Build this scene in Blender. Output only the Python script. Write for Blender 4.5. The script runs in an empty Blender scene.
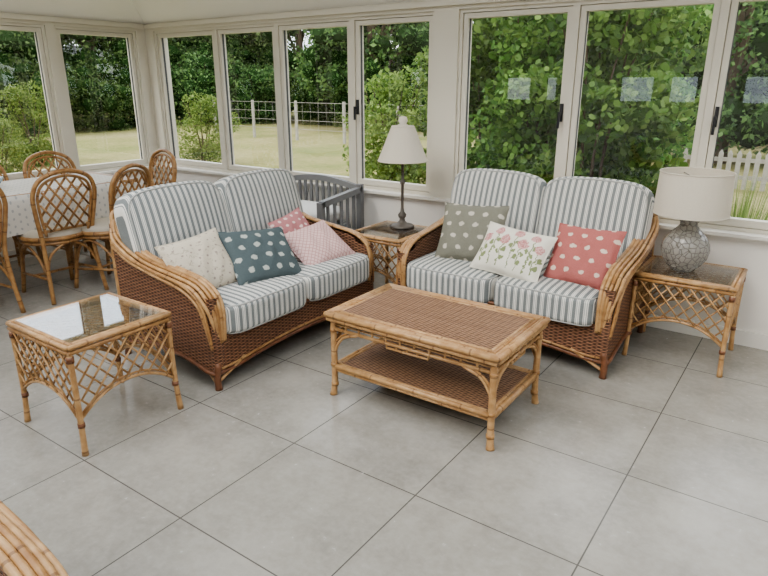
import bpy, math, random, bmesh
import numpy as np
from mathutils import Vector, Matrix
random.seed(7); rng=np.random.default_rng(7)
S=bpy.context.scene
COL=S.collection
PI=math.pi

# ---------------------------------------------------------------- materials
class G:
    def __init__(s,name,rough=.6,spec=.3):
        s.m=bpy.data.materials.new(name); s.m.use_nodes=True
        s.nt=s.m.node_tree; s.b=s.nt.nodes['Principled BSDF']
        s.b.inputs['Roughness'].default_value=rough
        s.b.inputs['Specular IOR Level'].default_value=spec
        s.out=s.nt.nodes['Material Output']
    def node(s,t,**pr):
        n=s.nt.nodes.new(t)
        for k,v in pr.items(): setattr(n,k,v)
        return n
    def put(s,sock,v):
        if v is None: return
        if isinstance(v,bpy.types.NodeSocket): s.nt.links.new(v,sock)
        elif isinstance(v,(tuple,list)) and len(v)==3 and sock.type=='RGBA': sock.default_value=(*v,1)
        else: sock.default_value=v
    def math(s,op,a,b=None,c=None):
        n=s.node('ShaderNodeMath',operation=op)
        s.put(n.inputs[0],a)
        if b is not None: s.put(n.inputs[1],b)
        if c is not None: s.put(n.inputs[2],c)
        return n.outputs[0]
    def mix(s,f,a,b):
        n=s.node('ShaderNodeMix',data_type='RGBA')
        s.put(n.inputs[0],f); s.put(n.inputs[6],a); s.put(n.inputs[7],b)
        return n.outputs[2]
    def obj(s): return s.node('ShaderNodeTexCoord').outputs['Object']
    def uv(s): return s.node('ShaderNodeTexCoord').outputs['UV']
    def xyz(s,v):
        n=s.node('ShaderNodeSeparateXYZ'); s.put(n.inputs[0],v); return n.outputs
    def comb(s,x,y,z=0.0):
        n=s.node('ShaderNodeCombineXYZ'); s.put(n.inputs[0],x); s.put(n.inputs[1],y); s.put(n.inputs[2],z); return n.outputs[0]
    def noise(s,v,scale,detail=3,rough=.5,dist=0):
        n=s.node('ShaderNodeTexNoise'); s.put(n.inputs['Vector'],v)
        n.inputs['Scale'].default_value=scale; n.inputs['Detail'].default_value=detail
        n.inputs['Roughness'].default_value=rough; n.inputs['Distortion'].default_value=dist
        return n.outputs[0]
    def ramp(s,f,stops):
        n=s.node('ShaderNodeValToRGB'); s.put(n.inputs[0],f)
        e=n.color_ramp.elements
        while len(e)<len(stops): e.new(.5)
        for i,(p,c) in enumerate(stops): e[i].position=p; e[i].color=(*c,1)
        return n.outputs[0]
    def smooth(s,v,a,b):
        n=s.node('ShaderNodeMapRange',interpolation_type='SMOOTHSTEP')
        s.put(n.inputs[0],v); n.inputs[1].default_value=a; n.inputs[2].default_value=b
        return n.outputs[0]
    def bump(s,h,strength=.3,dist=.01):
        n=s.node('ShaderNodeBump'); s.put(n.inputs['Height'],h)
        n.inputs['Strength'].default_value=strength; n.inputs['Distance'].default_value=dist
        s.nt.links.new(n.outputs[0],s.b.inputs['Normal'])
    def color(s,c): s.put(s.b.inputs['Base Color'],c); return s

def plain(name,c,rough=.6,spec=.3,var=.06,sc=8):
    g=G(name,rough,spec)
    n=g.noise(g.obj(),sc,4)
    g.color(g.mix(n,tuple(x*(1-var) for x in c),tuple(min(1,x*(1+var)) for x in c)))
    return g.m

def mk_cane(name,c1,c2,dark):
    g=G(name,.34,.45)
    uv=g.xyz(g.uv()); o=g.obj()
    f=g.math('FRACT',g.math('MULTIPLY',uv[1],4.2))
    ring=g.math('LESS_THAN',f,.035)
    n=g.noise(o,26,4)
    col=g.mix(g.smooth(n,.3,.7),c1,c2)
    st=g.noise(g.comb(g.math('MULTIPLY',uv[0],14),g.math('MULTIPLY',uv[1],9)),1.5,2)
    col=g.mix(g.math('MULTIPLY',st,.4),col,dark)
    col=g.mix(g.math('MULTIPLY',ring,.65),col,dark)
    g.color(col); g.bump(n,.15,.003)
    return g.m
CANE=mk_cane('rattan_cane',(.43,.24,.10),(.60,.38,.185),(.15,.07,.03))
CANE_D=mk_cane('rattan_dark',(.34,.17,.065),(.50,.29,.12),(.11,.05,.02))
CANE_B=mk_cane('rattan_brown',(.16,.065,.03),(.25,.105,.05),(.07,.03,.016))

def mk_wicker(name,c1,c2,gap,a=.022,b=.0075):
    g=G(name,.5,.35)
    uv=g.xyz(g.uv())
    vv=g.math('DIVIDE',uv[1],b)
    row=g.math('FLOOR',vv)
    fr=g.math('FRACT',vv)
    s1=g.math('SINE',g.math('MULTIPLY',fr,PI))
    ph=g.math('ADD',g.math('MULTIPLY',g.math('DIVIDE',uv[0],a),PI),g.math('MULTIPLY',row,PI))
    s2=g.math('MULTIPLY_ADD',g.math('SINE',ph),.5,.5)
    h=g.math('MULTIPLY',s1,g.math('MULTIPLY_ADD',s2,.8,.2))
    wn=g.node('ShaderNodeTexWhiteNoise',noise_dimensions='1D'); g.put(wn.inputs['W'],row)
    col=g.mix(g.math('MULTIPLY_ADD',wn.outputs[0],.5,g.math('MULTIPLY',g.noise(g.obj(),18,3),.5)),c1,c2)
    col=g.mix(g.smooth(h,0.02,.6),gap,col)
    g.color(col); g.bump(h,1,.005)
    return g.m
WICK=mk_wicker('wicker_brown',(.21,.09,.045),(.46,.24,.135),(.035,.014,.008),.026,.009)
WICK_T=mk_wicker('wicker_top',(.31,.165,.09),(.52,.31,.175),(.07,.03,.014),.026,.009)

def mk_stripe():
    g=G('ticking_stripe_fabric',.9,.1)
    o=g.xyz(g.obj())
    f=g.math('FRACT',g.math('MULTIPLY_ADD',o[0],1/.038,50.25))
    a=g.math('LESS_THAN',f,.46)
    b=g.math('COMPARE',f,.60,.03)
    c=g.math('COMPARE',f,.86,.03)
    k=g.math('MAXIMUM',a,g.math('MAXIMUM',b,c))
    n=g.noise(g.obj(),300,2)
    grey=g.mix(n,(.16,.175,.175),(.28,.295,.29))
    col=g.mix(k,(.72,.70,.65),grey)
    g.color(col)
    g.bump(g.noise(g.obj(),9,4),.4,.03)
    return g.m
STRIPE=mk_stripe()
PIPE=plain('piping_fabric',(.42,.42,.40),.9,.1)

def dots(g,x,y,k,r,soft=.03):
    yy=g.math('MULTIPLY',y,k)
    row=g.math('FLOOR',yy)
    xx=g.math('ADD',g.math('MULTIPLY',x,k*.8),g.math('MULTIPLY',row,.5))
    dx=g.math('SUBTRACT',g.math('FRACT',xx),.5); dy=g.math('SUBTRACT',g.math('FRACT',yy),.5)
    d=g.math('SQRT',g.math('ADD',g.math('MULTIPLY',dx,dx),g.math('MULTIPLY',dy,dy)))
    nz=g.noise(g.obj(),60,2)
    d=g.math('ADD',d,g.math('MULTIPLY_ADD',nz,.25,-.125))
    return g.smooth(d,r+soft,r-soft)
def mk_dots(name,base,dot,k,r):
    g=G(name,.9,.1); o=g.xyz(g.obj())
    m=dots(g,o[0],o[1],k,r)
    n=g.noise(g.obj(),250,2)
    g.color(g.mix(m,g.mix(n,tuple(c*.8 for c in base),tuple(c*1.2 for c in base)),dot))
    g.bump(g.noise(g.obj(),10,4),.5,.03); return g.m
P_TEAL=mk_dots('teal_dot_fabric',(.095,.12,.125),(.44,.46,.42),14,.21)
P_SAGE=mk_dots('sage_dot_fabric',(.215,.21,.17),(.54,.50,.43),14,.19)
P_RED=mk_dots('rose_dot_fabric',(.44,.155,.14),(.68,.56,.47),15,.18)
P_PINK=mk_dots('pink_dot_fabric',(.44,.20,.20),(.68,.55,.51),22,.2)
def mk_cream():
    g=G('cream_sprig_fabric',.9,.1); o=g.xyz(g.obj())
    m=dots(g,o[0],o[1],24,.12)
    n=g.smooth(g.noise(g.obj(),45,2,.5,1),.58,.66)
    c=g.mix(n,(.58,.52,.42),(.44,.39,.31)); g.color(g.mix(m,c,(.34,.28,.25)))
    g.bump(g.noise(g.obj(),10,4),.5,.03); return g.m
P_CREAM=mk_cream()
def mk_check():
    g=G('pink_lattice_fabric',.9,.1); o=g.xyz(g.obj())
    a=g.math('FRACT',g.math('MULTIPLY',g.math('ADD',o[0],o[1]),34)); b=g.math('FRACT',g.math('MULTIPLY',g.math('SUBTRACT',o[0],o[1]),34))
    k=g.math('MAXIMUM',g.math('LESS_THAN',a,.22),g.math('LESS_THAN',b,.22))
    g.color(g.mix(k,(.66,.48,.45),(.50,.29,.28))); g.bump(g.noise(g.obj(),10,4),.5,.03); return g.m
P_CHECK=mk_check()
def mk_floral():
    g=G('floral_fabric',.9,.1); O=g.obj(); o=g.xyz(O)
    nz=g.noise(O,40,3); nx=g.math('MULTIPLY_ADD',nz,.04,-.02)
    x=g.math('ADD',o[0],nx); y=g.math('ADD',o[1],nx)
    col=(.72,.69,.60)
    fl=[(-.16,.045,.028),(-.10,.10,.025),(-.045,.05,.032),(.02,.105,.027),(.07,.045,.032),(.125,.10,.025),(.165,.04,.026)]
    st=None
    for (a,b,r) in fl:
        s_=g.math('MULTIPLY',g.math('COMPARE',x,a,.003),g.math('LESS_THAN',y,b)); s_=g.math('MULTIPLY',s_,g.math('GREATER_THAN',y,-.11))
        st=s_ if st is None else g.math('MAXIMUM',st,s_)
        for (lx,ly) in ((.016,-.06),(-.018,-.085),(.014,-.11)):
            dx=g.math('SUBTRACT',x,a+lx); dy=g.math('SUBTRACT',y,b+ly)
            d=g.math('SQRT',g.math('ADD',g.math('MULTIPLY',dx,dx),g.math('MULTIPLY',g.math('MULTIPLY',dy,dy),.5)))
            st=g.math('MAXIMUM',st,g.math('LESS_THAN',d,.011))
    col=g.mix(st,col,(.24,.28,.14))
    for (a,b,r) in fl:
        dx=g.math('SUBTRACT',x,a); dy=g.math('SUBTRACT',y,b)
        d=g.math('SQRT',g.math('ADD',g.math('MULTIPLY',dx,dx),g.math('MULTIPLY',dy,dy)))
        col=g.mix(g.math('LESS_THAN',d,r),col,g.mix(g.smooth(g.noise(O,150,2),.4,.6),(.46,.19,.19),(.68,.46,.42)))
    g.color(col); g.bump(g.noise(O,10,4),.4,.03); return g.m
P_FLORAL=mk_floral()

WALL=plain('wall_paint',(.80,.765,.71),.8,.15,.015,2)
FRAME=plain('window_frame_paint',(.66,.62,.53),.45,.35,.02,3)
CEIL=plain('ceiling_paint',(.90,.88,.83),.85,.1,.01,2)
TRIM=plain('trim_paint',(.76,.73,.67),.5,.3,.02,3)
BLACK=plain('black_metal',(.02,.02,.022),.4,.5)
SEAL=plain('rubber_seal',(.12,.12,.12),.8,.1)
BRONZE=plain('aged_bronze',(.10,.085,.07),.45,.5,.2,30)
GREYP=plain('grey_painted_wood',(.20,.20,.20),.5,.3,.06,10)
CREAMP=plain('seat_pad_fabric',(.50,.45,.37),.9,.1)
SHEET=plain('white_bedding',(.66,.66,.64),.9,.1)

def mk_floor():
    g=G('porcelain_tile',.36,.5); O=g.obj(); o=g.xyz(O)
    tx=g.math('DIVIDE',g.math('SUBTRACT',o[0],-1.646),.615); ty=g.math('DIVIDE',g.math('SUBTRACT',o[1],1.083),.588)
    def edge(t,w):
        f=g.math('FRACT',g.math('ADD',t,100)); d=g.math('MINIMUM',f,g.math('SUBTRACT',1.0,f)); return g.math('LESS_THAN',d,w)
    k=g.math('MAXIMUM',edge(tx,.0042),edge(ty,.0042))
    wn=g.node('ShaderNodeTexWhiteNoise',noise_dimensions='2D')
    g.put(wn.inputs['Vector'],g.comb(g.math('FLOOR',tx),g.math('FLOOR',ty)))
    n=g.noise(O,3.2,9,.72); n2=g.noise(O,35,4,.6)
    c=g.mix(g.smooth(n,.3,.7),(.262,.245,.213),(.375,.352,.308))
    c=g.mix(g.math('MULTIPLY',g.smooth(n2,.35,.75),.35),c,(.42,.395,.35))
    c=g.mix(g.math('MULTIPLY',wn.outputs[0],.12),c,(.23,.215,.19))
    c=g.mix(k,c,(.11,.102,.088)); g.color(c)
    g.put(g.b.inputs['Roughness'],g.math('MULTIPLY_ADD',n2,.12,.19))
    h=g.math('SUBTRACT',1.0,k); g.bump(h,.3,.002)
    return g.m
FLOOR=mk_floor()

def mk_glass(name,base=.06,tint=(1,1,1)):
    g=G(name); nt=g.nt; nt.nodes.remove(g.b)
    tr=g.node('ShaderNodeBsdfTransparent'); tr.inputs[0].default_value=(*tint,1)
    gl=g.node('ShaderNodeBsdfGlossy'); gl.inputs['Roughness'].default_value=.01
    lw=g.node('ShaderNodeLayerWeight'); lw.inputs[0].default_value=.5
    f=g.math('MULTIPLY_ADD',g.math('POWER',lw.outputs['Facing'],4),.7,base)
    mx=g.node('ShaderNodeMixShader'); g.put(mx.inputs[0],f)
    nt.links.new(tr.outputs[0],mx.inputs[1]); nt.links.new(gl.outputs[0],mx.inputs[2]); nt.links.new(mx.outputs[0],g.out.inputs[0])
    return g.m
GLASS=mk_glass('window_glass',.075)
TGLASS=mk_glass('table_glass',.16,(.95,.97,.96))

def mk_leaf(name,c1,c2,c3,trans=.35):
    g=G(name,.55,.25)
    geo=g.node('ShaderNodeNewGeometry'); oi=g.node('ShaderNodeObjectInfo')
    r=geo.outputs['Random Per Island']
    n=g.noise(g.obj(),.9,3)
    f=g.math('ADD',g.math('MULTIPLY',r,.5),g.math('MULTIPLY',n,.5))
    c=g.ramp(f,[(.2,c1),(.5,c2),(.8,c3)])
    hs=g.node('ShaderNodeHueSaturation'); g.put(hs.inputs['Color'],c)
    g.put(hs.inputs['Hue'],g.math('MULTIPLY_ADD',oi.outputs['Random'],.04,.48))
    g.put(hs.inputs['Value'],g.math('MULTIPLY_ADD',oi.outputs['Random'],.7,.65))
    g.color(hs.outputs[0])
    t=g.node('ShaderNodeBsdfTranslucent'); g.put(t.inputs[0],hs.outputs[0])
    mx=g.node('ShaderNodeMixShader'); mx.inputs[0].default_value=trans
    g.nt.links.new(g.b.outputs[0],mx.inputs[1]); g.nt.links.new(t.outputs[0],mx.inputs[2]); g.nt.links.new(mx.outputs[0],g.out.inputs[0])
    return g.m
L_TREE=mk_leaf('tree_leaves',(.035,.072,.024),(.085,.15,.045),(.19,.28,.09))
L_HAZEL=mk_leaf('hazel_leaves',(.042,.10,.024),(.115,.235,.05),(.26,.40,.11),.42)
L_YEL=mk_leaf('shrub_leaves',(.08,.14,.03),(.18,.26,.06),(.32,.39,.13),.4)
BARK=plain('bark',(.10,.075,.05),.9,.1,.4,12)
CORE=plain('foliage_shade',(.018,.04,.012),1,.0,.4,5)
WOODF=plain('weathered_wood',(.36,.34,.30),.85,.1,.25,14)
def mk_lawn():
    g=G('meadow_grass',.95,.05); O=g.obj()
    n=g.noise(O,.35,5,.6); n2=g.noise(O,9,5,.7)
    c=g.ramp(n,[(.3,(.18,.22,.07)),(.5,(.36,.32,.15)),(.7,(.46,.39,.22))])
    c=g.mix(g.math('MULTIPLY',g.smooth(n2,.3,.7),.5),c,(.15,.18,.06)); g.color(c); g.bump(n2,.8,.1); return g.m
LAWN=mk_lawn()

# ---------------------------------------------------------------- mesh builder
def spline(pts,sub=6,closed=False):
    P=[Vector(p) for p in pts]; out=[]; n=len(P)
    rngi=range(n) if closed else range(n-1)
    for i in rngi:
        if closed: p0,p1,p2,p3=P[i-1],P[i],P[(i+1)%n],P[(i+2)%n]
        else:
            p1,p2=P[i],P[i+1]; p0=P[i-1] if i>0 else p1*2-p2; p3=P[i+2] if i+2<n else p2*2-p1
        for k in range(sub):
            t=k/sub
            out.append(.5*((2*p1)+(-p0+p2)*t+(2*p0-5*p1+4*p2-p3)*t*t+(-p0+3*p1-3*p2+p3)*t**3))
    if not closed: out.append(P[-1].copy())
    return out

class MB:
    def __init__(s): s.v=[];s.f=[];s.mi=[];s.uv=[];s.sm=[];s.mats=[]
    def m(s,mat):
        if mat not in s.mats: s.mats.append(mat)
        return s.mats.index(mat)
    def face(s,idx,mat,uv=None,sm=True):
        s.f.append(idx); s.mi.append(s.m(mat)); s.sm.append(sm); s.uv.append(uv or [(0,0)]*len(idx))
    def tube(s,pts,r,mat,n=7,closed=False):
        P=[Vector(p) for p in pts]; N=len(P)
        R=r if isinstance(r,(list,tuple)) else [r]*N
        T=[]
        for i in range(N):
            if closed: t=P[(i+1)%N]-P[i-1]
            else: t=P[min(i+1,N-1)]-P[max(i-1,0)]
            T.append(t.normalized() if t.length>1e-9 else Vector((0,0,1)))
        a=Vector((0,0,1)) if abs(T[0].z)<.9 else Vector((1,0,0))
        nrm=(a-T[0]*a.dot(T[0])).normalized()
        b0=len(s.v); L=[0]
        for i in range(N):
            if i: 
                nrm=nrm-T[i]*nrm.dot(T[i]); nrm.normalize(); L.append(L[-1]+(P[i]-P[i-1]).length)
            bn=T[i].cross(nrm)
            for k in range(n):
                an=2*PI*k/n; s.v.append(P[i]+(nrm*math.cos(an)+bn*math.sin(an))*R[i])
        off=random.random()*3
        for i in range(N if closed else N-1):
            j=(i+1)%N; l0=L[i]+off; l1=(L[j] if j else L[i]+(P[0]-P[i]).length)+off
            for k in range(n):
                k2=(k+1)%n
                s.face([b0+i*n+k,b0+i*n+k2,b0+j*n+k2,b0+j*n+k],mat,[(k/n,l0),((k+1)/n,l0),((k+1)/n,l1),(k/n,l1)])
        if not closed:
            s.face([b0+k for k in range(n)][::-1],mat,[(.5,off+.1)]*n); s.face([b0+(N-1)*n+k for k in range(n)],mat,[(.5,off+.1)]*n)
    def box(s,x0,x1,y0,y1,z0,z1,mat):
        b=len(s.v)
        for z in (z0,z1):
            for (x,y) in ((x0,y0),(x1,y0),(x1,y1),(x0,y1)): s.v.append(Vector((x,y,z)))
        for q,ax in (((0,3,2,1),2),((4,5,6,7),2),((0,1,5,4),1),((2,3,7,6),1),((1,2,6,5),0),((3,0,4,7),0)):
            uv=[]
            for i in q:
                p=s.v[b+i]; uv.append((p.x,p.y) if ax==2 else ((p.x,p.z) if ax==1 else (p.y,p.z)))
            s.face([b+i for i in q],mat,uv,False)
    def quad(s,ps,mat,uv=None,sm=False):
        b=len(s.v); s.v+= [Vector(p) for p in ps]; s.face([b+i for i in range(len(ps))],mat,uv,sm)
    def grid(s,fn,nu,nv,mat,uvf=None,sm=True):
        b=len(s.v)
        for j in range(nv+1):
            for i in range(nu+1): s.v.append(Vector(fn(i/nu,j/nv)))
        for j in range(nv):
            for i in range(nu):
                q=[(i,j),(i+1,j),(i+1,j+1),(i,j+1)]
                s.face([b+a+c*(nu+1) for a,c in q],mat,[uvf(a/nu,c/nv) for a,c in q] if uvf else None,sm)
    def lathe(s,prof,mat,c=(0,0,0),n=24,rib=0,nrib=0):
        b=len(s.v); N=len(prof)
        for (r,z) in prof:
            for k in range(n):
                a=2*PI*k/n; rr=r*(1+rib*math.cos(nrib*a)); s.v.append(Vector((c[0]+rr*math.cos(a),c[1]+rr*math.sin(a),c[2]+z)))
        for i in range(N-1):
            for k in range(n):
                k2=(k+1)%n
                s.face([b+i*n+k,b+i*n+k2,b+(i+1)*n+k2,b+(i+1)*n+k],mat,[(k/n,prof[i][1]),((k+1)/n,prof[i][1]),((k+1)/n,prof[i+1][1]),(k/n,prof[i+1][1])])
    def build(s,name,loc=(0,0,0),rot=0,parent=None):
        me=bpy.data.meshes.new(name); me.from_pydata([tuple(p) for p in s.v],[],s.f)
        for m in s.mats: me.materials.append(m)
        me.polygons.foreach_set('material_index',s.mi); me.polygons.foreach_set('use_smooth',s.sm)
        ul=me.uv_layers.new(name='UVMap'); flat=[c for f in s.uv for p in f for c in p]
        ul.data.foreach_set('uv',flat); me.update()
        o=bpy.data.objects.new(name,me); COL.objects.link(o); o.location=loc; o.rotation_euler=(0,0,rot)
        if parent: o.parent=parent
        return o

def empty(name,loc,rot=0):
    e=bpy.data.objects.new(name,None); COL.objects.link(e); e.location=loc; e.rotation_euler=(0,0,rot); e.empty_display_size=.1; return e

# ---------------------------------------------------------------- room shell
YB=3.97; XL=-5.62; XR=2.8; YF=-3.0; EV=1.985
ZS=.66; ZH=1.93
mb=MB(); mb.box(XL-.2,XR+.2,YF-.2,YB+.2,-.12,0,FLOOR); mb.build('floor')

def window(idx,axis,a0,a1,pos,outw,z0=ZS,z1=ZH,handle=None,fw=.05):
    """axis x: runs along x at y=pos ; outw = +1/-1 outward dir"""
    mb=MB()
    def bx(p0,p1,d0,d1,za,zb,m):
        lo,hi=sorted((pos+outw*d0,pos+outw*d1))
        if axis=='x': mb.box(p0,p1,lo,hi,za,zb,m)
        else: mb.box(lo,hi,p0,p1,za,zb,m)
    o=.022
    for (p0,p1,za,zb) in ((a0,a0+o,z0,z1),(a1-o,a1,z0,z1),(a0+o,a1-o,z0,z0+o),(a0+o,a1-o,z1-o,z1)):
        bx(p0,p1,.0,.09,za,zb,FRAME)
    g=.003; i0=a0+o+g; i1=a1-o-g; zi0=z0+o+g; zi1=z1-o-g; c=.032
    for (p0,p1,za,zb) in ((i0,i0+c,zi0,zi1),(i1-c,i1,zi0,zi1),(i0+c,i1-c,zi0,zi0+c+.01),(i0+c,i1-c,zi1-c,zi1)):
        bx(p0,p1,.012,.07,za,zb,FRAME)
    for (p0,p1,za,zb) in ((i0+c,i0+c+.003,zi0+c,zi1-c),(i1-c-.003,i1-c,zi0+c,zi1-c)):
        bx(p0,p1,.03,.05,za,zb,SEAL)
    pc=pos+outw*.042
    if axis=='x': ps=[(i0+c,pc,zi0+c),(i1-c,pc,zi0+c),(i1-c,pc,zi1-c),(i0+c,pc,zi1-c)]
    else: ps=[(pc,i0+c,zi0+c),(pc,i1-c,zi0+c),(pc,i1-c,zi1-c),(pc,i0+c,zi1-c)]
    mb.quad(ps,GLASS)
    if handle:
        hx=(i0+c/2) if handle<0 else (i1-c/2)
        bx(hx-.009,hx+.009,-.004,.012,1.23,1.34,BLACK)
        bx(hx-.007,hx+.007,-.030,-.004,1.27,1.285,BLACK)
        bx(hx-.007,hx+.007,-.040,-.028,1.19,1.29,BLACK)
    return mb.build('window_%d'%idx)

wins=[(-5.50,-4.64,0),(-4.64,-3.89,0),(-3.89,-3.10,0),(-3.10,-2.37,-1),(-2.18,-1.39,1),(-1.39,-.585,0),(-.585,.21,-1),(.21,1.0,0),(1.10,1.89,0),(1.89,2.7,0)]
n=1
for a,b,h in wins: window(n,'x',a,b,YB+.02,1,handle=h); n+=1
lw=[(3.08,3.87,0),(2.22,3.0,0),(1.42,2.2,0),(.52,1.3,0),(-.28,.5,0),(-1.2,-.42,0),(-2.0,-1.22,0)]
for a,b,h in lw: window(n,'y',a,b,XL-.02,-1,handle=h); n+=1
T=.16
mb=MB()
mb.box(XL-T,XR+T,YB,YB+T,0,.64,WALL); mb.box(XL-T,XR+T,YB,YB+T,ZH,2.08,FRAME)
for a,b in ((XL-T,-5.50),(-2.37,-2.18),(1.0,1.10),(2.7,XR+T)): mb.box(a,b,YB,YB+T,.64,ZH,FRAME)
mb.build('wall_back')
mb=MB()
mb.box(XL-T,XL,YF,YB,0,.64,WALL); mb.box(XL-T,XL,YF,YB,ZH,2.08,FRAME)
for a,b in ((3.87,YB),(3.0,3.08),(2.2,2.22),(1.3,1.42),(.5,.52),(-.42,-.28),(-1.22,-1.2),(YF,-2.0)): mb.box(XL-T,XL,a,b,.64,ZH,FRAME)
mb.build('wall_left')
mb=MB()
mb.box(XR,XR+T,YF,YB,0,.64,WALL); mb.box(XR,XR+T,YF,YB,ZH,2.08,FRAME)
rw=[(2.9,3.8),(1.9,2.8),(.9,1.8),(-.1,.8),(-1.1,-.2),(-2.1,-1.2)]
ed=[YF]+sum([[a,b] for a,b in sorted(rw)],[])+[YB]
for i in range(0,len(ed),2): mb.box(XR,XR+T,ed[i],ed[i+1],.64,ZH,FRAME)
mb.build('wall_right')
for a,b in rw: window(n,'y',a,b,XR+.02,1); n+=1
mb=MB(); fw=[(-5.10,-4.53),(-4.34,-4.05),(-3.06,-2.44),(-2.29,-1.79),(-1.25,-.65),(.3,1.0)]
za,zb=1.10,1.60
mb.box(XL-T,XR+T,YF-T,YF,0,za,WALL); mb.box(XL-T,XR+T,YF-T,YF,zb,2.08,WALL)
ed=[XL-T]+sum([[a,b] for a,b in fw],[])+[XR+T]
for i in range(0,len(ed),2): mb.box(ed[i],ed[i+1],YF-T,YF,za,zb,WALL)
mb.build('wall_front')
for a,b in fw: window(n,'x',a,b,YF-.02,-1,za,zb); n+=1
mb=MB(); mb.box(XL,XR,YB-.055,YB+.03,.64,.66,TRIM); mb.box(XL,XR,YB-.02,YB,.615,.64,TRIM); mb.build('trim_1')
mb=MB(); mb.box(XL-.03,XL+.055,YF,YB-.055,.64,.66,TRIM); mb.box(XL,XL+.02,YF,YB-.055,.615,.64,TRIM); mb.build('trim_2')
mb=MB(); mb.box(XL+.02,XR,YB-.016,YB,0,.09,TRIM); mb.build('baseboard_back')
mb=MB(); mb.box(XL,XL+.016,YF,YB-.02,0,.09,TRIM); mb.build('baseboard_left')
mb=MB(); mb.box(XL+.03,XR,YB-.03,YB,1.955,1.985,FRAME); mb.box(XL,XL+.03,YF,YB,1.955,1.985,FRAME); mb.build('trim_3')
mb=MB()
o=[(XL-.05,YF-.05),(XR+.05,YF-.05),(XR+.05,YB+.05),(XL-.05,YB+.05)]
i_=[(-4.1,-1.9),(1.4,-1.9),(1.4,2.4),(-4.1,2.4)]  # ceiling opening for the added skylight
zo,zi=1.975,2.8
for k in range(4):
    k2=(k+1)%4
    mb.quad([(*o[k],zo),(*o[k2],zo),(*i_[k2],zi),(*i_[k],zi)],CEIL)
    mb.quad([(*i_[k],zi),(*i_[k2],zi),(*i_[k2],zi+.2),(*i_[k],zi+.2)],CEIL)
mb.build('ceiling')
mb=MB()  # unseen skylight, added overhead to let more daylight into the room
for x in np.linspace(-4.1,1.4,6): mb.box(x-.03,x+.03,-1.9,2.4,zi+.14,zi+.2,FRAME)
for y in (-1.9,.25,2.4): mb.box(-4.13,1.43,y-.03,y+.03,zi+.13,zi+.205,FRAME)
mb.quad([(-4.1,-1.9,zi+.17),(1.4,-1.9,zi+.17),(1.4,2.4,zi+.17),(-4.1,2.4,zi+.17)],GLASS)
mb.build('window_%d'%n)

# ---------------------------------------------------------------- cushions
def cushion(name,w,d,h,mat,loc,rot=(0,0,0),nn=6,puff=.2,arch=0,parent=None,pipe=True):
    """w:x, d:y, h:z thickness"""
    bm=bmesh.new(); bmesh.ops.create_cube(bm,size=2); bmesh.ops.subdivide_edges(bm,edges=bm.edges[:],cuts=17,use_grid_fill=True)
    for v in bm.verts:
        x,y,z=v.co; k=(abs(x)**nn+abs(y)**nn+abs(z)**nn)**(1/nn)
        x,y,z=x/k,y/k,z/k
        z*=1+puff*(1-x*x)*(1-y*y)
        yy=y*d/2
        if arch: yy+= arch*(1-x*x)*max(0,y)
        v.co=(x*w/2,yy,z*h/2)
    me=bpy.data.meshes.new(name); bm.to_mesh(me); bm.free(); me.materials.append(mat)
    for p in me.polygons: p.use_smooth=True
    o=bpy.data.objects.new(name,me); COL.objects.link(o); o.location=loc; o.rotation_euler=rot
    if parent: o.parent=parent
    if not pipe: return o
    mb=MB(); zz=.86; sc=(1-zz**nn)**(1/nn)
    for sg in (-1,1):
        pts=[]
        for i in range(64):
            a=2*PI*i/64; c,s_=math.cos(a),math.sin(a); kk=(abs(c)**nn+abs(s_)**nn)**(1/nn)
            x,y=c/kk*sc,s_/kk*sc; yy=y*d/2
            if arch: yy+=arch*(1-x*x)*max(0,y)
            pts.append((x*w/2*1.005,yy*1.005,sg*zz*h/2*(1+puff*(1-x*x)*(1-y*y))))
        mb.tube(pts,.005,PIPE,5,closed=True)
    p=mb.build(name+'_piping',loc,0,parent); p.rotation_euler=rot
    return o

def pillow(name,w,h,t,mat,loc,normal,roll=0):
    mb=MB(); N=24
    ph=w*50+h*31
    def f(sg):
        def g(a,b):
            u=a*2-1; v=b*2-1
            x=w/2*u*(1-.07*(1-v*v)); y=h/2*v*(1-.07*(1-u*u))
            z=sg*t/2*(max(0,(1-u*u))*max(0,(1-v*v)))**.42
            m=(1-u*u)*(1-v*v)
            z+=.007*math.sin(7*u+3*v+ph)*m+.004*math.sin(5*v-11*u+ph*2)*m*sg
            return (x,y,z)
        return g
    mb.grid(f(1),N,N,mat); mb.grid(lambda a,b:f(-1)(1-a,b),N,N,mat)
    ed=[]
    for i in range(N): ed.append(f(1)(i/N,0))
    for i in range(N): ed.append(f(1)(1,i/N))
    for i in range(N): ed.append(f(1)(1-i/N,1))
    for i in range(N): ed.append(f(1)(0,1-i/N))
    mb.tube(ed,.004,mat,5,closed=True)
    o=mb.build(name)
    n=Vector(normal).normalized(); up=Vector((0,0,1)); up=(up-n*up.dot(n)).normalized(); r=up.cross(n)
    M=Matrix((r,up,n)).transposed().to_4x4()
    o.matrix_world=Matrix.Translation(loc)@M@Matrix.Rotation(roll,4,'Z')
    return o

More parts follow.
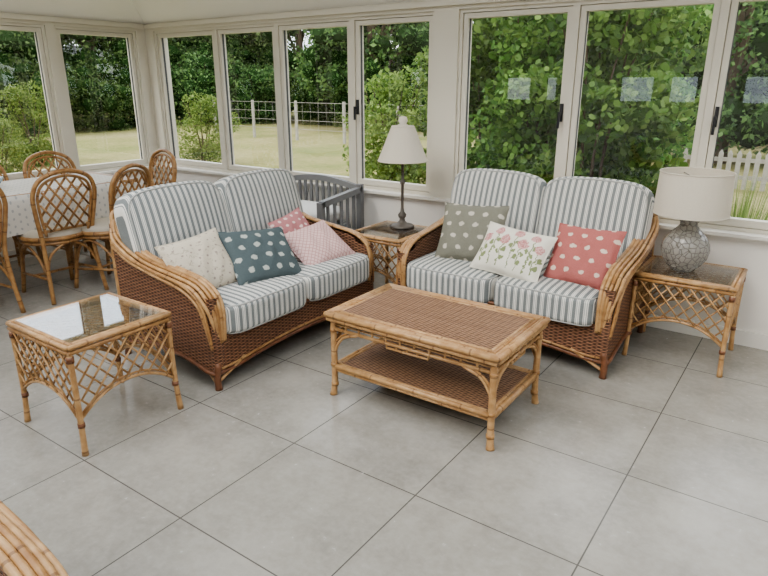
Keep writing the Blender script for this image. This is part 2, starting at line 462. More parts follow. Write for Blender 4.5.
# ---------------------------------------------------------------- sofa
def arm_path():
    return [(.385,.79),(.345,.715),(.25,.65),(.10,.60),(-.10,.575),(-.27,.55),(-.355,.50),(-.39,.43),(-.392,.34),(-.385,.25)]
def arm_z(y):
    P=sorted(arm_path()[:7])
    return float(np.interp(y,[p[0] for p in P],[p[1] for p in P]))
def sofa(name,loc,rot,W=1.33,ncush=2):
    e=empty(name,loc,rot); w=W/2; mb=MB()
    inner=w-.080
    for s in (-1,1):
        for k in range(5):
            pts=[]
            for j,(y,z) in enumerate(arm_path()):
                spread=.0190*(1 if j<7 else (1-.2*(j-6)))
                x=s*(inner+.004+spread*k) if j>0 else s*(inner+.012*k)
                fan=(k-2)*(.010 if j>=6 else 0)
                pts.append((x,y+fan*.6,z-.0022*(k-1)**2-.004*k))
            mb.tube(spline(pts,5),.0104,CANE if k!=2 else CANE_D,8)
        for k in range(2):
            pts=[(s*(w+.003),.36-.012*k,.67-.035*k),(s*(w+.004),.24-.02*k,.60-.024*k),(s*(w+.004),.02,.558-.022*k),(s*(w+.004),-.22+.02*k,.52-.022*k),(s*(w+.003),-.335+.02*k,.445-.012*k),(s*(w),-.37+.012*k,.33),(s*(w-.01),-.38,.22)]
            mb.tube(spline(pts,5),.009,CANE if k else CANE_D,7)
        def zb(y): return .085+.05*max(0,1-((y)/.33)**2)
        xs=s*(w-.012)
        def fo(a,b,xs=xs):
            y=-.385+a*.765; z0=zb(y); z1=arm_z(y)-.02
            if y<-.30: z1=min(z1,.49)
            return (xs,y,z0+(z1-z0)*b)
        mb.grid(fo,20,6,WICK,lambda a,b:(-.385+a*.765,fo(a,b)[2]))
        xi=s*inner
        def fi(a,b,xi=xi):
            y=-.385+a*.765; z1=arm_z(y)-.02
            if y<-.30: z1=min(z1,.49)
            return (xi,y,.25+(z1-.25)*b)
        mb.grid(fi,20,5,WICK,lambda a,b:(-.385+a*.765,fi(a,b)[2]))
        x0,x1=sorted((s*inner,s*(w-.012)))
        mb.grid(lambda a,b:(x0+(x1-x0)*a,-.385-.008*math.sin(PI*a),.09+b*.39),4,6,WICK,lambda a,b:(x0+(x1-x0)*a,.09+b*.39))
        mb.tube([(s*(w-.008),y,zb(y)) for y in np.linspace(-.385,.38,14)],.012,CANE_B,7)
        mb.tube(spline([(s*(w-.03),-.385,.14),(s*(w-.02),-.385,.06),(s*(w-.02),-.39,.0)],4),[.018]*8+[.021],CANE_B,8)
        mb.tube(spline([(s*(w-.03),.36,.20),(s*(w-.02),.37,.06),(s*(w-.02),.38,.0)],4),[.018]*8+[.021],CANE_B,8)
        mb.tube(spline([(s*(w-.02),-.37,.04),(s*(w-.03),-.30,.08),(s*(w-.03),-.2,.125)],4),.009,CANE,6)
        mb.tube(spline([(s*(w-.03),-.385,.04),(s*(w-.11),-.39,.08),(s*(w-.2),-.395,.125)],4),.009,CANE,6)
    def zf(x): return .085+.045*max(0,1-(x/(w*.8))**2)
    def ff(a,b):
        x=-(w-.02)+a*2*(w-.02); z0=zf(x); return (x,-.385-.012*math.cos(x/w*PI/2),z0+(.285-z0)*b)
    mb.grid(ff,24,4,WICK,lambda a,b:(ff(a,b)[0],ff(a,b)[2]))
    mb.tube([ff(t,0) for t in np.linspace(0,1,20)],.012,CANE_B,7)
    mb.tube([ff(t,1) for t in np.linspace(.06,.94,14)],.010,CANE_B,7)
    mb.tube([Vector(ff(t,.0))+Vector((0,-.006,.022)) for t in np.linspace(.02,.98,20)],.0075,CANE_D,6)
    mb.box(-inner,inner,-.37,.30,.22,.265,WICK)
    def zt(x): return .80+.03*(1-(x/w)**2)
    def fb(a,b,o=0):
        x=-(w-.05)+a*2*(w-.05); z=.12+(zt(x)-.12)*b; return (x,.345+.055*b+o,z)
    mb.grid(fb,20,10,WICK,lambda a,b:(fb(a,b)[0],fb(a,b)[2]))
    mb.grid(lambda a,b:fb(a,b,-.03),20,10,WICK,lambda a,b:(fb(a,b)[0],fb(a,b)[2]))
    fr=[(-(w-.02),.365,.10),(-(w-.02),.38,.5),(-(w-.04),.39,.74),(-(w-.12),.395,.82),(0,.395,.845),((w-.12),.395,.82),((w-.04),.39,.74),((w-.02),.38,.5),((w-.02),.365,.10)]
    mb.tube(spline(fr,6),.015,CANE,8)
    mb.tube([(x,.36,.12) for x in np.linspace(-w+.03,w-.03,5)],.013,CANE_B,7)
    mb.build(name+'_frame',parent=e)
    cw=(2*inner-.005)/ncush
    bw=(W-.06)/ncush
    for i in range(ncush):
        cx=-inner+cw*(i+.5)
        cushion('seat_cushion_%d'%(i+1),cw-.004,.70,.165,STRIPE,(cx,-.100,.352),(0,0,0),9,.10,0,e)
        bx=-(W-.06)/2+bw*(i+.5)
        cushion('back_cushion_%d'%(i+1),bw+.008,.50,.15,STRIPE,(bx,.262,.662),(math.radians(90-15),0,0),6.5,.32,.022,e)
    return e
sofa('wicker_sofa',(-1.395,3.445,0),0)
sofa('wicker_sofa',(-2.68,2.475,0),PI/2,W=1.36)
sofa('wicker_armchair',(-1.475,.065,0),PI/2,W=.80,ncush=1)

pillow('throw_pillow',.42,.37,.14,P_SAGE,(-1.69,3.33,.595),(.05,-1,.55),.05)
pillow('throw_pillow',.43,.30,.13,P_FLORAL,(-1.36,3.20,.55),(-.05,-1,.75),-.09)
pillow('throw_pillow',.38,.34,.14,P_RED,(-.985,3.28,.57),(-.15,-1,.6),.03)
pillow('throw_pillow',.37,.33,.13,P_CREAM,(-2.60,2.02,.555),(1,-.15,.7),.12)
pillow('throw_pillow',.44,.36,.13,P_TEAL,(-2.51,2.37,.54),(1,-.1,1.0),-.12)
pillow('throw_pillow',.30,.28,.10,P_PINK,(-2.665,2.82,.555),(1,-.05,.65),.2)
pillow('throw_pillow',.40,.32,.12,P_CHECK,(-2.49,2.82,.51),(1,-.2,1.5),.15)

# ---------------------------------------------------------------- lattice helper
def lattice(mb,mapf,x0,x1,zlo,zhi,step,r,mat,slope=1.0,n=5,off=.004):
    H=1.2
    for fam in (-1,1):
        c=x0-H
        while c<x1+H:
            seg=[]; 
            for t in np.linspace(0,1,70):
                z=t*1.0; x=c+fam*slope*(z-.5)
                inside=(x0<=x<=x1) and (zlo(x)<=z<=(zhi(x) if callable(zhi) else zhi))
                if inside: seg.append((x,z))
                if (not inside or t==1) and seg:
                    if len(seg)>=2:
                        a,b=seg[0],seg[-1]
                        mb.tube([mapf(a[0],a[1],fam*off),mapf(b[0],b[1],fam*off)],r,mat,n)
                    seg=[]
            c+=step

# ---------------------------------------------------------------- side tables
def side_table(name,loc,rot=0,h=.49,W=.47,D=.47):
    mb=MB(); w=W/2; d=D/2
    def rect(w,d,z,r,mat=CANE):
        for a,b in (((-w,-d),(w,-d)),((w,-d),(w,d)),((w,d),(-w,d)),((-w,d),(-w,-d))):
            mb.tube([(a[0],a[1],z),((a[0]+b[0])/2,(a[1]+b[1])/2,z),(b[0],b[1],z)],r,mat,8)
    w2=w+.002; d2=d+.002
    rect(w2,d2,h-.011,.0115); rect(w2,d2,h-.034,.0095,CANE_D); rect(w2-.021,d2-.021,h-.009,.010)
    rect(w2-.038,d2-.038,h-.011,.007,CANE_D)
    g=w2-.022; gd=d2-.022
    lattice(mb,lambda x,z,o:(x,z-.5,h-.032+o*.6),-w2+.03,w2-.03,lambda x:.5-d+.02,lambda x:.5+d-.02,.05,.004,CANE_D,1,4,.003)
    mb.box(-g,g,-gd,gd,h-.004,h+.002,TGLASS)
    for sx in (-1,1):
        for sy in (-1,1):
            x=sx*(w-.005); y=sy*(d-.005)
            mb.tube(spline([(x,y,h-.03),(x,y,.22),(x+sx*.003,y+sy*.003,.10),(x+sx*.008,y+sy*.008,0)],5),[.0125]*11+[.0125,.013,.0135,.014,.0145],CANE,8)
            mb.tube([(x,y,h-.075),(x,y,h-.05)],.016,CANE_B,8)
            mb.tube([(x,y,.125),(x,y,.145)],.0155,CANE_B,8)
    arch=lambda t,hw:.155+.10*(1-min(1,abs(t)/hw)**2.2)
    for s in (-1,1):
        m1=lambda x,z,o,s=s:(x,s*(d-.002)+o,z)
        m2=lambda x,z,o,s=s:(s*(w-.002)+o,x,z)
        for mf,hw in ((m1,w),(m2,d)):
            lattice(mb,mf,-hw+.01,hw-.01,lambda x,hw=hw:arch(x,hw),h-.04,.062,.0047,CANE,.85,5,.005)
            mb.tube([mf(x,arch(x,hw),0) for x in np.linspace(-hw+.01,hw-.01,16)],.0075,CANE,6)
            mb.tube([mf(x,arch(x,hw)+.016,0) for x in np.linspace(-hw+.01,hw-.01,16)],.005,CANE_D,6)
    return mb.build(name,loc,rot)
side_table('rattan_side_table',(-2.53,1.345,0))
side_table('rattan_side_table',(-.495,3.635,0),0,.49,.48,.42)
side_table('rattan_side_table',(-2.385,3.50,0),0,.49,.42,.46)

# ---------------------------------------------------------------- coffee table
def coffee_table():
    mb=MB(); W=.86;D=.50;h=.44; w=W/2;d=D/2
    def rect(w,d,z,r,mat=CANE,ex=0):
        mb.tube([(-w-ex,-d,z),(0,-d,z),(w+ex,-d,z)],r,mat,8); mb.tube([(-w-ex,d,z),(0,d,z),(w+ex,d,z)],r,mat,8)
        mb.tube([(-w,-d-ex,z),(-w,0,z),(-w,d+ex,z)],r,mat,8); mb.tube([(w,-d-ex,z),(w,0,z),(w,d+ex,z)],r,mat,8)
    W2=w+.014;D2=d+.014
    rect(W2,D2,h-.014,.0145,CANE,.004)
    for k in range(1,4): rect(W2-.017*k,D2-.017*k,h-.011,.0095,CANE if k!=2 else CANE_D)
    rect(W2-.004,D2-.004,h-.038,.0105)
    mb.box(-W2+.055,W2-.055,-D2+.055,D2-.055,h-.03,h-.004,WICK_T)
    mb.box(-W2+.01,W2-.01,-D2+.01,D2-.01,h-.036,h-.022,CANE_B)
    for sx in (-1,1):
        for sy in (-1,1):
            x=sx*(w-.01); y=sy*(d-.01)
            mb.tube(spline([(x,y,h-.03),(x,y,.25),(x,y,.1),(x+sx*.003,y+sy*.003,.035),(x+sx*.006,y+sy*.006,0)],4),[.0155]*13+[.016,.017,.018,.0195],CANE,9)
            for zz in (.335,.155,.05): mb.tube([(x,y,zz),(x,y,zz+.018)],.0185,CANE_D,9)
    zs=.155
    rect(w-.008,d-.008,zs,.0125); rect(w-.012,d-.012,zs-.020,.009); rect(w-.028,d-.028,zs+.002,.010)
    mb.box(-w+.032,w-.032,-d+.032,d-.032,zs-.008,zs+.006,WICK_T)
    za=.35
    for s in (-1,1):
        for (L,mf) in ((w-.01,lambda t,z,s=s:(t,s*(d-.01),z)),(d-.01,lambda t,z,s=s:(s*(w-.01),t,z))):
            mb.tube([mf(-L,za,),mf(L,za)],.0085,CANE,7)
            mb.tube([mf(-L,za+.024),mf(L,za+.024)],.005,CANE,6)
            nsp=int(2*L/.075)
            for i in range(1,nsp):
                t=-L+2*L*i/nsp
                mb.tube([mf(t,za),mf(t,h-.04)],.006,CANE,6)
            for e in (-1,1):
                mb.tube(spline([mf(e*L,.20),mf(e*(L-.018),.26),mf(e*(L-.06),.315),mf(e*(L-.14),za-.006)],5),.0075,CANE,6)
                mb.tube(spline([mf(e*L,.235),mf(e*(L-.012),.28),mf(e*(L-.04),.315),mf(e*(L-.085),za-.006)],5),.0055,CANE_D,6)
            q=.11 if L>.3 else .07
            mb.tube([mf(-q,za-.022),mf(q,za-.022)],.006,CANE,6)
            for t in (-q,-q/2,0,q/2,q): mb.tube([mf(t,za-.022),mf(t,za)],.005,CANE,5)
    return mb.build('rattan_coffee_table',(-1.363,2.357,0))
coffee_table()

# ---------------------------------------------------------------- lamps
def mk_shade():
    g=G('lampshade_linen',.9,.1); c=g.mix(g.noise(g.obj(),120,3),(.76,.71,.62),(.84,.79,.70)); g.color(c)
    t=g.node('ShaderNodeBsdfTranslucent'); g.put(t.inputs[0],c)
    mx=g.node('ShaderNodeMixShader'); mx.inputs[0].default_value=.4
    g.nt.links.new(g.b.outputs[0],mx.inputs[1]); g.nt.links.new(t.outputs[0],mx.inputs[2]); g.nt.links.new(mx.outputs[0],g.out.inputs[0]); return g.m
SHADE=mk_shade()
mb=MB(); z0=0
mb.lathe([(0,0),(.085,0),(.088,.008),(.075,.018),(.04,.026),(.022,.045),(.018,.06),(.028,.075),(.03,.09),(.014,.11),(.010,.14),(.010,.30),(.018,.31),(.018,.325),(.009,.335),(.009,.44),(.02,.45),(.02,.50),(.004,.505),(.004,.70),(.0,.70)],BRONZE,n=20)
mb.lathe([(.172,.465),(.14,.54),(.108,.62),(.080,.69)],SHADE,n=32); mb.lathe([(.168,.467),(.136,.54),(.104,.62),(.076,.688)],SHADE,n=32)
mb.lathe([(.076,.688),(.080,.69),(.077,.697),(.04,.70),(.022,.71),(.032,.73),(.024,.755),(0,.76)],SHADE,n=24)
mb.tube([(.172*math.cos(a),.172*math.sin(a),.465) for a in np.linspace(0,2*PI,33)[:-1]],.004,SHADE,5,True)
for a in (0,2*PI/3,4*PI/3): mb.tube([(.004*math.cos(a),.004*math.sin(a),.68),(.076*math.cos(a),.076*math.sin(a),.685)],.002,BRONZE,4)
mb.build('table_lamp',(-2.38,3.61,.4925))
def mk_lg():
    g=G('crackled_glass',.15,.6); O=g.obj()
    v=g.node('ShaderNodeTexVoronoi'); v.feature='DISTANCE_TO_EDGE'; g.put(v.inputs['Vector'],O); v.inputs['Scale'].default_value=34
    e=g.smooth(v.outputs['Distance'],0,.09)
    g.color(g.mix(e,(.27,.255,.225),(.44,.415,.37))); g.b.inputs['Transmission Weight'].default_value=.35
    g.bump(e,.7,.008); return g.m
LG=mk_lg()
mb=MB()
mb.lathe([(0,0),(.06,0),(.066,.012),(.086,.03),(.112,.07),(.122,.115),(.116,.155),(.092,.195),(.062,.225),(.045,.245),(.043,.262),(.052,.275),(.040,.287),(.02,.292),(0,.292)],LG,n=48,rib=.022,nrib=12)
mb.lathe([(0,.29),(.02,.29),(.02,.31),(.008,.315),(.008,.51),(0,.51)],BRONZE,n=12)
mb.lathe([(.186,.31),(.184,.40),(.178,.53)],SHADE,n=40); mb.lathe([(.182,.312),(.180,.40),(.174,.528)],SHADE,n=40)
for r,z in ((.186,.31),(.178,.53)): mb.tube([(r*math.cos(a),r*math.sin(a),z) for a in np.linspace(0,2*PI,41)[:-1]],.004,SHADE,5,True)
for a in (0,2*PI/3,4*PI/3): mb.tube([(0,0,.495),(.176*math.cos(a),.176*math.sin(a),.505)],.002,BRONZE,4)
mb.build('glass_table_lamp',(-.54,3.62,.4925))

# ---------------------------------------------------------------- dining set
def dining_chair(x,y,face):
    mb=MB()
    arch=[(-.20,.25,0),(-.185,.215,.22),(-.18,.20,.44),(-.205,.225,.62),(-.215,.25,.76),(-.16,.27,.86),(0,.28,.905),(.16,.27,.86),(.215,.25,.76),(.205,.225,.62),(.18,.20,.44),(.185,.215,.22),(.20,.25,0)]
    mb.tube(spline(arch,5),.0155,CANE_D,8)
    inn=[(-.15,.21,.47),(-.175,.228,.62),(-.185,.25,.75),(-.135,.265,.835),(0,.272,.87),(.135,.265,.835),(.185,.25,.75),(.175,.228,.62),(.15,.21,.47)]
    mb.tube(spline(inn,5),.010,CANE_D,7)
    mb.tube([(-.17,.205,.50),(0,.20,.50),(.17,.205,.50)],.010,CANE_D,7)
    def hw(z): return float(np.interp(z,[.50,.62,.75,.82,.855,.87],[.155,.17,.183,.145,.09,.0]))
    def yb(z): return float(np.interp(z,[.47,.62,.77,.9],[.207,.228,.25,.27]))
    for fam in (-1,1):
        c=-.6
        while c<.6:
            seg=[]
            for t in np.linspace(.5,.87,40):
                xx=c+fam*.75*(t-.7)
                if abs(xx)<=hw(t): seg.append((xx,yb(t)+fam*.005,t))
            if len(seg)>2: mb.tube([seg[0],seg[len(seg)//2],seg[-1]],.008,CANE_D,5)
            c+=.078
    def ring(r,z,rr,mat=CANE_D): mb.tube([(r*1.0*math.cos(a),r*math.sin(a)*.98,z) for a in np.linspace(0,2*PI,29)[:-1]],rr,mat,7,True)
    ring(.215,.435,.016); ring(.21,.405,.012)
    mb.lathe([(0,.425),(.205,.425),(.212,.445),(.205,.47),(.17,.485),(0,.492)],CREAMP,n=28)
    for s in (-1,1):
        mb.tube(spline([(s*.165,-.15,.42),(s*.17,-.17,.22),(s*.185,-.20,0)],5),.0155,CANE_D,8)
        mb.tube(spline([(s*.172,-.175,.18),(s*.15,-.165,.29),(s*.08,-.19,.385),(0,-.2,.40)],5),.0095,CANE_D,6)
        mb.tube(spline([(s*.172,-.175,.18),(s*.19,-.1,.33),(s*.2,0,.385),(s*.19,.1,.33),(s*.187,.21,.2)],5),.0095,CANE_D,6)
        mb.tube([(s*.175,-.18,.15),(s*.185,.215,.17)],.010,CANE_D,6)
        mb.tube(spline([(s*.187,.215,.2),(s*.14,.19,.32),(s*.05,.2,.39),(0,.2,.40)],5),.0095,CANE_D,6)
    mb.tube([(-.18,.0,.16),(.18,.0,.16)],.010,CANE_D,6)
    return mb.build('dining_chair',(x,y,0),math.radians(face+90))
def place(bx,by,face):
    a=math.radians(face); dining_chair(bx+.25*math.cos(a),by+.25*math.sin(a),face)
place(-4.21,2.20,180)
place(-4.08,2.62,200)
place(-4.75,3.38,262)
place(-5.38,2.72,2)
place(-5.38,2.14,0)
place(-4.23,1.60,178)
def mk_cloth():
    g=G('tablecloth_print',.85,.1); o=g.xyz(g.obj())
    m=dots(g,g.math('ADD',o[0],o[2]),o[1],24,.18)
    g.color(g.mix(m,(.64,.61,.55),(.42,.42,.40))); return g.m
CLOTH=mk_cloth()
mb=MB(); tw,td=.37,.86; tz=.745
def sup(a,nn=8):
    c,s_=math.cos(a),math.sin(a); k=(abs(c)**nn+abs(s_)**nn)**(1/nn); return c/k,s_/k
def clothf(a,b):
    an=2*PI*a; cx,cy=sup(an)
    if b<.4: k=b/.4; return (cx*tw*k,cy*td*k,tz)
    k=(b-.4)/.6; fold=.014*math.sin(an*17)*k+.010*math.sin(an*9+1)*k
    return (cx*(tw+.012*min(1,k*3)+fold+.01*k),cy*(td+.012*min(1,k*3)+fold+.01*k),tz-.006-(.27*k))
mb.grid(clothf,96,12,CLOTH)
mb.box(-tw+.01,tw-.01,-td+.01,td-.01,.71,.738,CANE_D)
for sx in (-1,1):
    for sy in (-1,1): mb.tube([(sx*.28,sy*.74,.71),(sx*.28,sy*.74,0)],.028,CANE_D,8)
mb.build('dining_table',(-4.84,2.1,0))
mb=MB(); mb.lathe([(0,0),(.05,0),(.055,.01),(.09,.05),(.10,.075),(.095,.075),(.085,.052),(.05,.018),(0,.015)],plain('ceramic_blue',(.35,.45,.5),.2,.5),n=24)
mb.build('ceramic_bowl',(-4.85,2.0,.748))

# ---------------------------------------------------------------- grey slatted bench / cot
def bench():
    e=empty('slatted_cot_bench',(-3.35,3.62,0)); mb=MB(); w=.41; d=.235
    for sx in (-1,1):
        mb.box(sx*w-.022,sx*w+.022,d-.022,d+.022,0,.715,GREYP); mb.box(sx*w-.022,sx*w+.022,-d-.022,-d+.022,0,.64,GREYP)
        mb.box(sx*w-.014,sx*w+.014,-d,d,.25,.31,GREYP)
        top=lambda y:.635+.05*((y+d)/(2*d))
        for i in range(12):
            y0=-d+2*d*i/12; y1=-d+2*d*(i+1)/12
            b=len(mb.v)
            for x in (sx*w-.022,sx*w+.022):
                for (y,z) in ((y0,top(y0)-.035),(y1,top(y1)-.035),(y1,top(y1)+.01),(y0,top(y0)+.01)): mb.v.append(Vector((x,y,z)))
            for q in ((0,1,2,3),(7,6,5,4),(0,4,5,1),(3,2,6,7)): mb.face([b+k for k in q],GREYP,None,False)
        for k in range(1,6):
            y=-d+2*d*k/6; mb.box(sx*w-.008,sx*w+.008,y-.011,y+.011,.29,top(y)-.03,GREYP)
    at=lambda x:.70+.055*math.cos(x/w*PI/2)
    for i in range(20):
        x0=-w+2*w*i/20; x1=-w+2*w*(i+1)/20; b=len(mb.v)
        for y in (d-.018,d+.018):
            for (x,z) in ((x0,at(x0)-.045),(x1,at(x1)-.045),(x1,at(x1)),(x0,at(x0))): mb.v.append(Vector((x,y,z)))
        for q in ((0,1,2,3),(7,6,5,4),(0,4,5,1),(3,2,6,7)): mb.face([b+k for k in q],GREYP,None,False)
    for k in range(1,13):
        x=-w+2*w*k/13; mb.box(x-.011,x+.011,d-.008,d+.008,.31,at(x)-.04,GREYP)
    mb.box(-w,w,d-.015,d+.015,.25,.31,GREYP); mb.box(-w,w,-d-.015,-d+.015,.25,.31,GREYP); mb.box(-w+.01,w-.01,-d+.01,d-.01,.29,.31,GREYP)
    mb.build('bench_frame',parent=e)
    cushion('bench_mattress',.76,.42,.12,STRIPE,(0,0,.37),(0,0,0),7,.1,0,e)
    cushion('bench_bedding',.66,.38,.12,SHEET,(.03,-.01,.49),(0,0,0),4,.3,0,e,False)
bench()

# ---------------------------------------------------------------- garden
mb=MB(); mb.grid(lambda a,b:(-70+130*a,-40+110*b,-.18),2,2,LAWN,sm=False); mb.build('lawn')

def leaves(centers,size,up=.5,sv=.3,hexa=False):
    N=len(centers)
    n=rng.normal(size=(N,3)); n[:,2]+=up; n/=np.linalg.norm(n,axis=1)[:,None]
    a=rng.normal(size=(N,3)); a-=n*(a*n).sum(1)[:,None]; a/=np.linalg.norm(a,axis=1)[:,None]
    b=np.cross(n,a); s=(size*(1+sv*rng.normal(size=N)).clip(.4,1.8))[:,None]
    if hexa: prof=[(-.5,0),(-.2,.36),(.18,.34),(.55,0),(.18,-.34),(-.2,-.36)]
    else: prof=[(-.5,0),(0,.32),(.5,0),(0,-.32)]
    V=np.stack([centers+a*s*p+b*s*q for p,q in prof],1)
    return V.reshape(-1,3),len(prof)
def foliage_mesh(name,blobs,nleaf,size,mat,trunk=None,core=True,hexa=False):
    B=np.array(blobs); w=B[:,3]**2; w/=w.sum()
    idx=rng.choice(len(B),nleaf,p=w)
    d=rng.normal(size=(nleaf,3)); d/=np.linalg.norm(d,axis=1)[:,None]
    r=B[idx,3]*(.55+.5*rng.random(nleaf)**.6)
    C=B[idx,:3]+d*r[:,None]*np.array([1,1,.8])
    C[:,2]=np.maximum(C[:,2],.03)
    V,k=leaves(C,size,.5,.3,hexa)
    mb=MB()
    if trunk: trunk(mb)
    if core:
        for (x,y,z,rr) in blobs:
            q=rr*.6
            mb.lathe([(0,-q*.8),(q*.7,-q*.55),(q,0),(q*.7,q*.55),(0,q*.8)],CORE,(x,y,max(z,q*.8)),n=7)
    nv=len(mb.v)
    verts=[tuple(p) for p in mb.v]+[tuple(p) for p in V.tolist()]
    faces=list(mb.f)+[tuple(range(nv+i*k,nv+i*k+k)) for i in range(nleaf)]
    me=bpy.data.meshes.new(name); me.from_pydata(verts,[],faces)
    if mat not in mb.mats: mb.mats.append(mat)
    for m in mb.mats: me.materials.append(m)
    mi=mb.mi+[mb.mats.index(mat)]*nleaf
    me.polygons.foreach_set('material_index',mi); me.update()
    return me
def tree_mesh(seed,Ht,R,leafmat,nl=15000,size=.17):
    random.seed(seed); blobs=[]
    for i in range(70):
        t=random.random(); z=.6+t*(Ht-1.0); env=R*math.sin(PI*min(1,(.15+.85*t)))**.6*(1-.35*t)
        a=random.random()*2*PI; r=env*math.sqrt(random.random())*.9
        blobs.append((r*math.cos(a),r*math.sin(a),z,random.uniform(.6,1.15)*R/3.3))
    def tr(mb):
        mb.tube(spline([(0,0,-.1),(.1,0,1.5),(-.1,.1,Ht*.5),(0,0,Ht*.85)],4),[.2-.013*i for i in range(13)],BARK,8)
        for b in blobs[:14]: mb.tube([(0,0,b[2]*.55),(b[0]*.5,b[1]*.5,b[2]*.85),(b[0],b[1],b[2])],[.07,.04,.02],BARK,5)
    return foliage_mesh('tree_mesh',blobs,nl,size,leafmat,tr)
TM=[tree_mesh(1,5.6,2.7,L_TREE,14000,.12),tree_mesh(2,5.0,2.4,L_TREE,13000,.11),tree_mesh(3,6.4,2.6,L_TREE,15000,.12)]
def inst(name,me,x,y,sc=1,rz=0,z=-.18,sz=None):
    o=bpy.data.objects.new(name,me); COL.objects.link(o); o.location=(x,y,z); o.rotation_euler=(0,0,rz); o.scale=(sc,sc,sz or sc); return o
random.seed(11)
tp=[]
for i in range(22): tp.append((-25+random.uniform(-1.5,1.5),-30+i*2.6))
for i in range(16): tp.append((-26+i*2.6,23+random.uniform(-.8,2)))
for i in range(6): tp.append((12+i*2.5,18-i*5))
tp+=[(-13.5,18.6),(-1.9,15.2)]
for i,(x,y) in enumerate(tp): inst('tree',TM[i%3],x,y,random.uniform(.92,1.18),random.uniform(0,6))
def shrub(seed,Ht,R,mat,nl,size,stems=7,nb=34,hexa=True,core=False):
    random.seed(seed); blobs=[]
    for i in range(nb):
        t=random.random(); z=.2+t*(Ht-.4); env=R*(.75+.35*math.sin(PI*t)); a=random.random()*2*PI; r=env*math.sqrt(random.random())*.85
        blobs.append((r*math.cos(a),r*math.sin(a),z,random.uniform(.25,.42)*max(1,R/1.1)))
    def tr(mb):
        for i in range(stems):
            a=2*PI*i/stems; q=R*.6
            mb.tube(spline([(0.1*math.cos(a),.1*math.sin(a),0),(.3*q*math.cos(a),.3*q*math.sin(a),Ht*.4),(q*math.cos(a+.3),q*math.sin(a+.3),Ht*.9)],4),[.022-.002*k for k in range(9)],BARK,5)
    return foliage_mesh('shrub_mesh',blobs,nl,size,mat,tr,core,hexa)
HZ=[shrub(21,3.2,.95,L_HAZEL,12000,.068,nb=40),shrub(22,2.9,.85,L_HAZEL,10000,.064,nb=34)]
for i,(x,y,s) in enumerate([(-3.55,7.3,.85),(-2.7,6.9,1.0),(-1.95,6.4,.95),(-2.1,7.9,1.0),(-3.0,9.0,1.15)]):
    inst('hazel_bush',HZ[i%2],x,y,s,i*1.3)
YB_=shrub(31,2.0,.8,L_YEL,8000,.05,nb=24)
for i,(x,y,s) in enumerate([(-5.4,7.9,.9),(-10.6,8.6,.7),(-10.8,4.7,.55),(-13.5,6.6,.8)]): inst('garden_shrub',YB_,x,y,s,i*1.7)
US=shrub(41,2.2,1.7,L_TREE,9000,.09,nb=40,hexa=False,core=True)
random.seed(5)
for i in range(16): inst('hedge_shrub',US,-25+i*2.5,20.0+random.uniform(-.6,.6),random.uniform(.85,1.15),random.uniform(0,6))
for i in range(18): inst('hedge_shrub',US,-21.8+random.uniform(-.8,.8),-24+i*2.6,random.uniform(.9,1.2),random.uniform(0,6))
mb=MB()
x=-1.9
while x<5:
    mb.box(x-.035,x+.035,11.3,11.32,-.15,.40,WOODF); mb.quad([(x-.035,11.3,.40),(x+.035,11.3,.40),(x,11.31,.46)],WOODF); x+=.13
mb.box(-1.9,5,11.32,11.36,0.0,.06,WOODF); mb.box(-1.9,5,11.32,11.36,.27,.33,WOODF)
mb.build('picket_fence')
mb=MB()
for x in np.arange(-16.6,-3.4,1.8):
    mb.box(x-.035,x+.035,13.97,14.03,-.2,.95,WOODF)
for z in (.15,.4,.65,.9): mb.tube([(-16.6,13.95,z),(-3.6,13.95,z)],.006,WOODF,4)
for x in np.arange(-16.6,-3.6,.3): mb.tube([(x,13.95,.1),(x,13.95,.9)],.003,WOODF,3)
mb.build('wire_fence')
mb=MB(); random.seed(3)
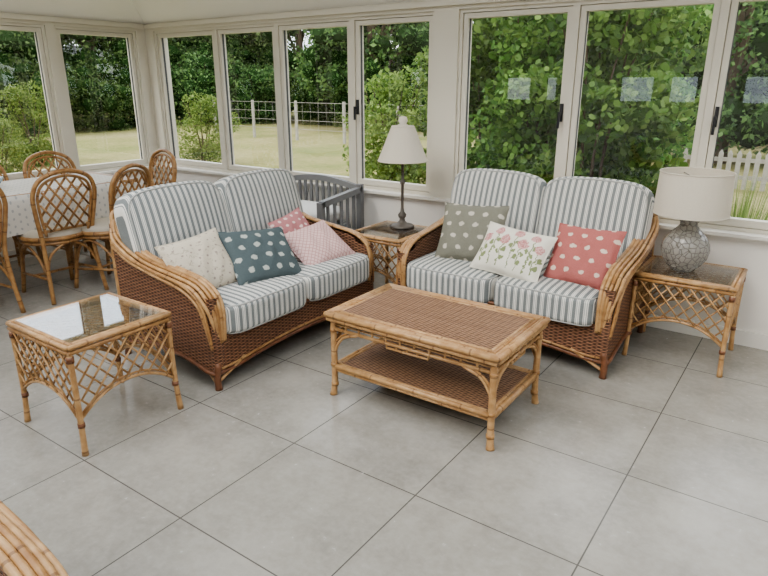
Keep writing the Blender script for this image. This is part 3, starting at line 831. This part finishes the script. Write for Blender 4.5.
for i in range(260):
    a=random.random()*2*PI; r=random.random()*.12; L=random.uniform(.45,.85); sp=random.uniform(.05,.35)
    p0=Vector((r*math.cos(a),r*math.sin(a),0)); p1=p0+Vector((math.cos(a)*sp*.4,math.sin(a)*sp*.4,L*.6)); p2=p0+Vector((math.cos(a)*sp,math.sin(a)*sp,L))
    t=Vector((-math.sin(a),math.cos(a),0))*.004
    mb.quad([p0-t,p0+t,p1+t,p1-t],L_YEL); mb.quad([p1-t,p1+t,p2],L_YEL)
og=mb.build('ornamental_grass',(-.42,4.9,-.18)); og.scale=(1.2,1.2,1.3)
for x,y in ((.2,5.2),(-.75,5.3),(1.1,5.3)): inst('ornamental_grass',og.data,x,y,1.15,x)

# ---------------------------------------------------------------- world, lights, camera
W=bpy.data.worlds.new('sky'); S.world=W; W.use_nodes=True; nt=W.node_tree
bg=nt.nodes['Background']
tc=nt.nodes.new('ShaderNodeTexCoord'); nz=nt.nodes.new('ShaderNodeTexNoise'); nz.inputs['Scale'].default_value=2.5; nz.inputs['Detail'].default_value=5
nt.links.new(tc.outputs['Generated'],nz.inputs['Vector'])
rp=nt.nodes.new('ShaderNodeValToRGB'); rp.color_ramp.elements[0].position=.35; rp.color_ramp.elements[0].color=(.78,.88,1,1); rp.color_ramp.elements[1].position=.62; rp.color_ramp.elements[1].color=(.99,.99,1,1)
nt.links.new(nz.outputs[0],rp.inputs[0]); nt.links.new(rp.outputs[0],bg.inputs[0]); bg.inputs[1].default_value=3.3
sl=bpy.data.lights.new('sun','SUN'); sl.energy=1.4; sl.angle=math.radians(25); sl.color=(1,.95,.86)
so=bpy.data.objects.new('sun',sl); COL.objects.link(so); so.rotation_euler=(math.radians(48),0,math.radians(-20))
try: S.view_settings.look='AgX - Medium High Contrast'
except Exception as ex: print('look',ex)

cd=bpy.data.cameras.new('camera'); cam=bpy.data.objects.new('camera',cd); COL.objects.link(cam)
cd.sensor_width=36; cd.lens=36*620/768; cd.clip_start=.02; cd.clip_end=300
cam.location=(0,0,1.47); cam.rotation_euler=(math.radians(90-18.38),0,math.radians(35.1))
S.camera=cam
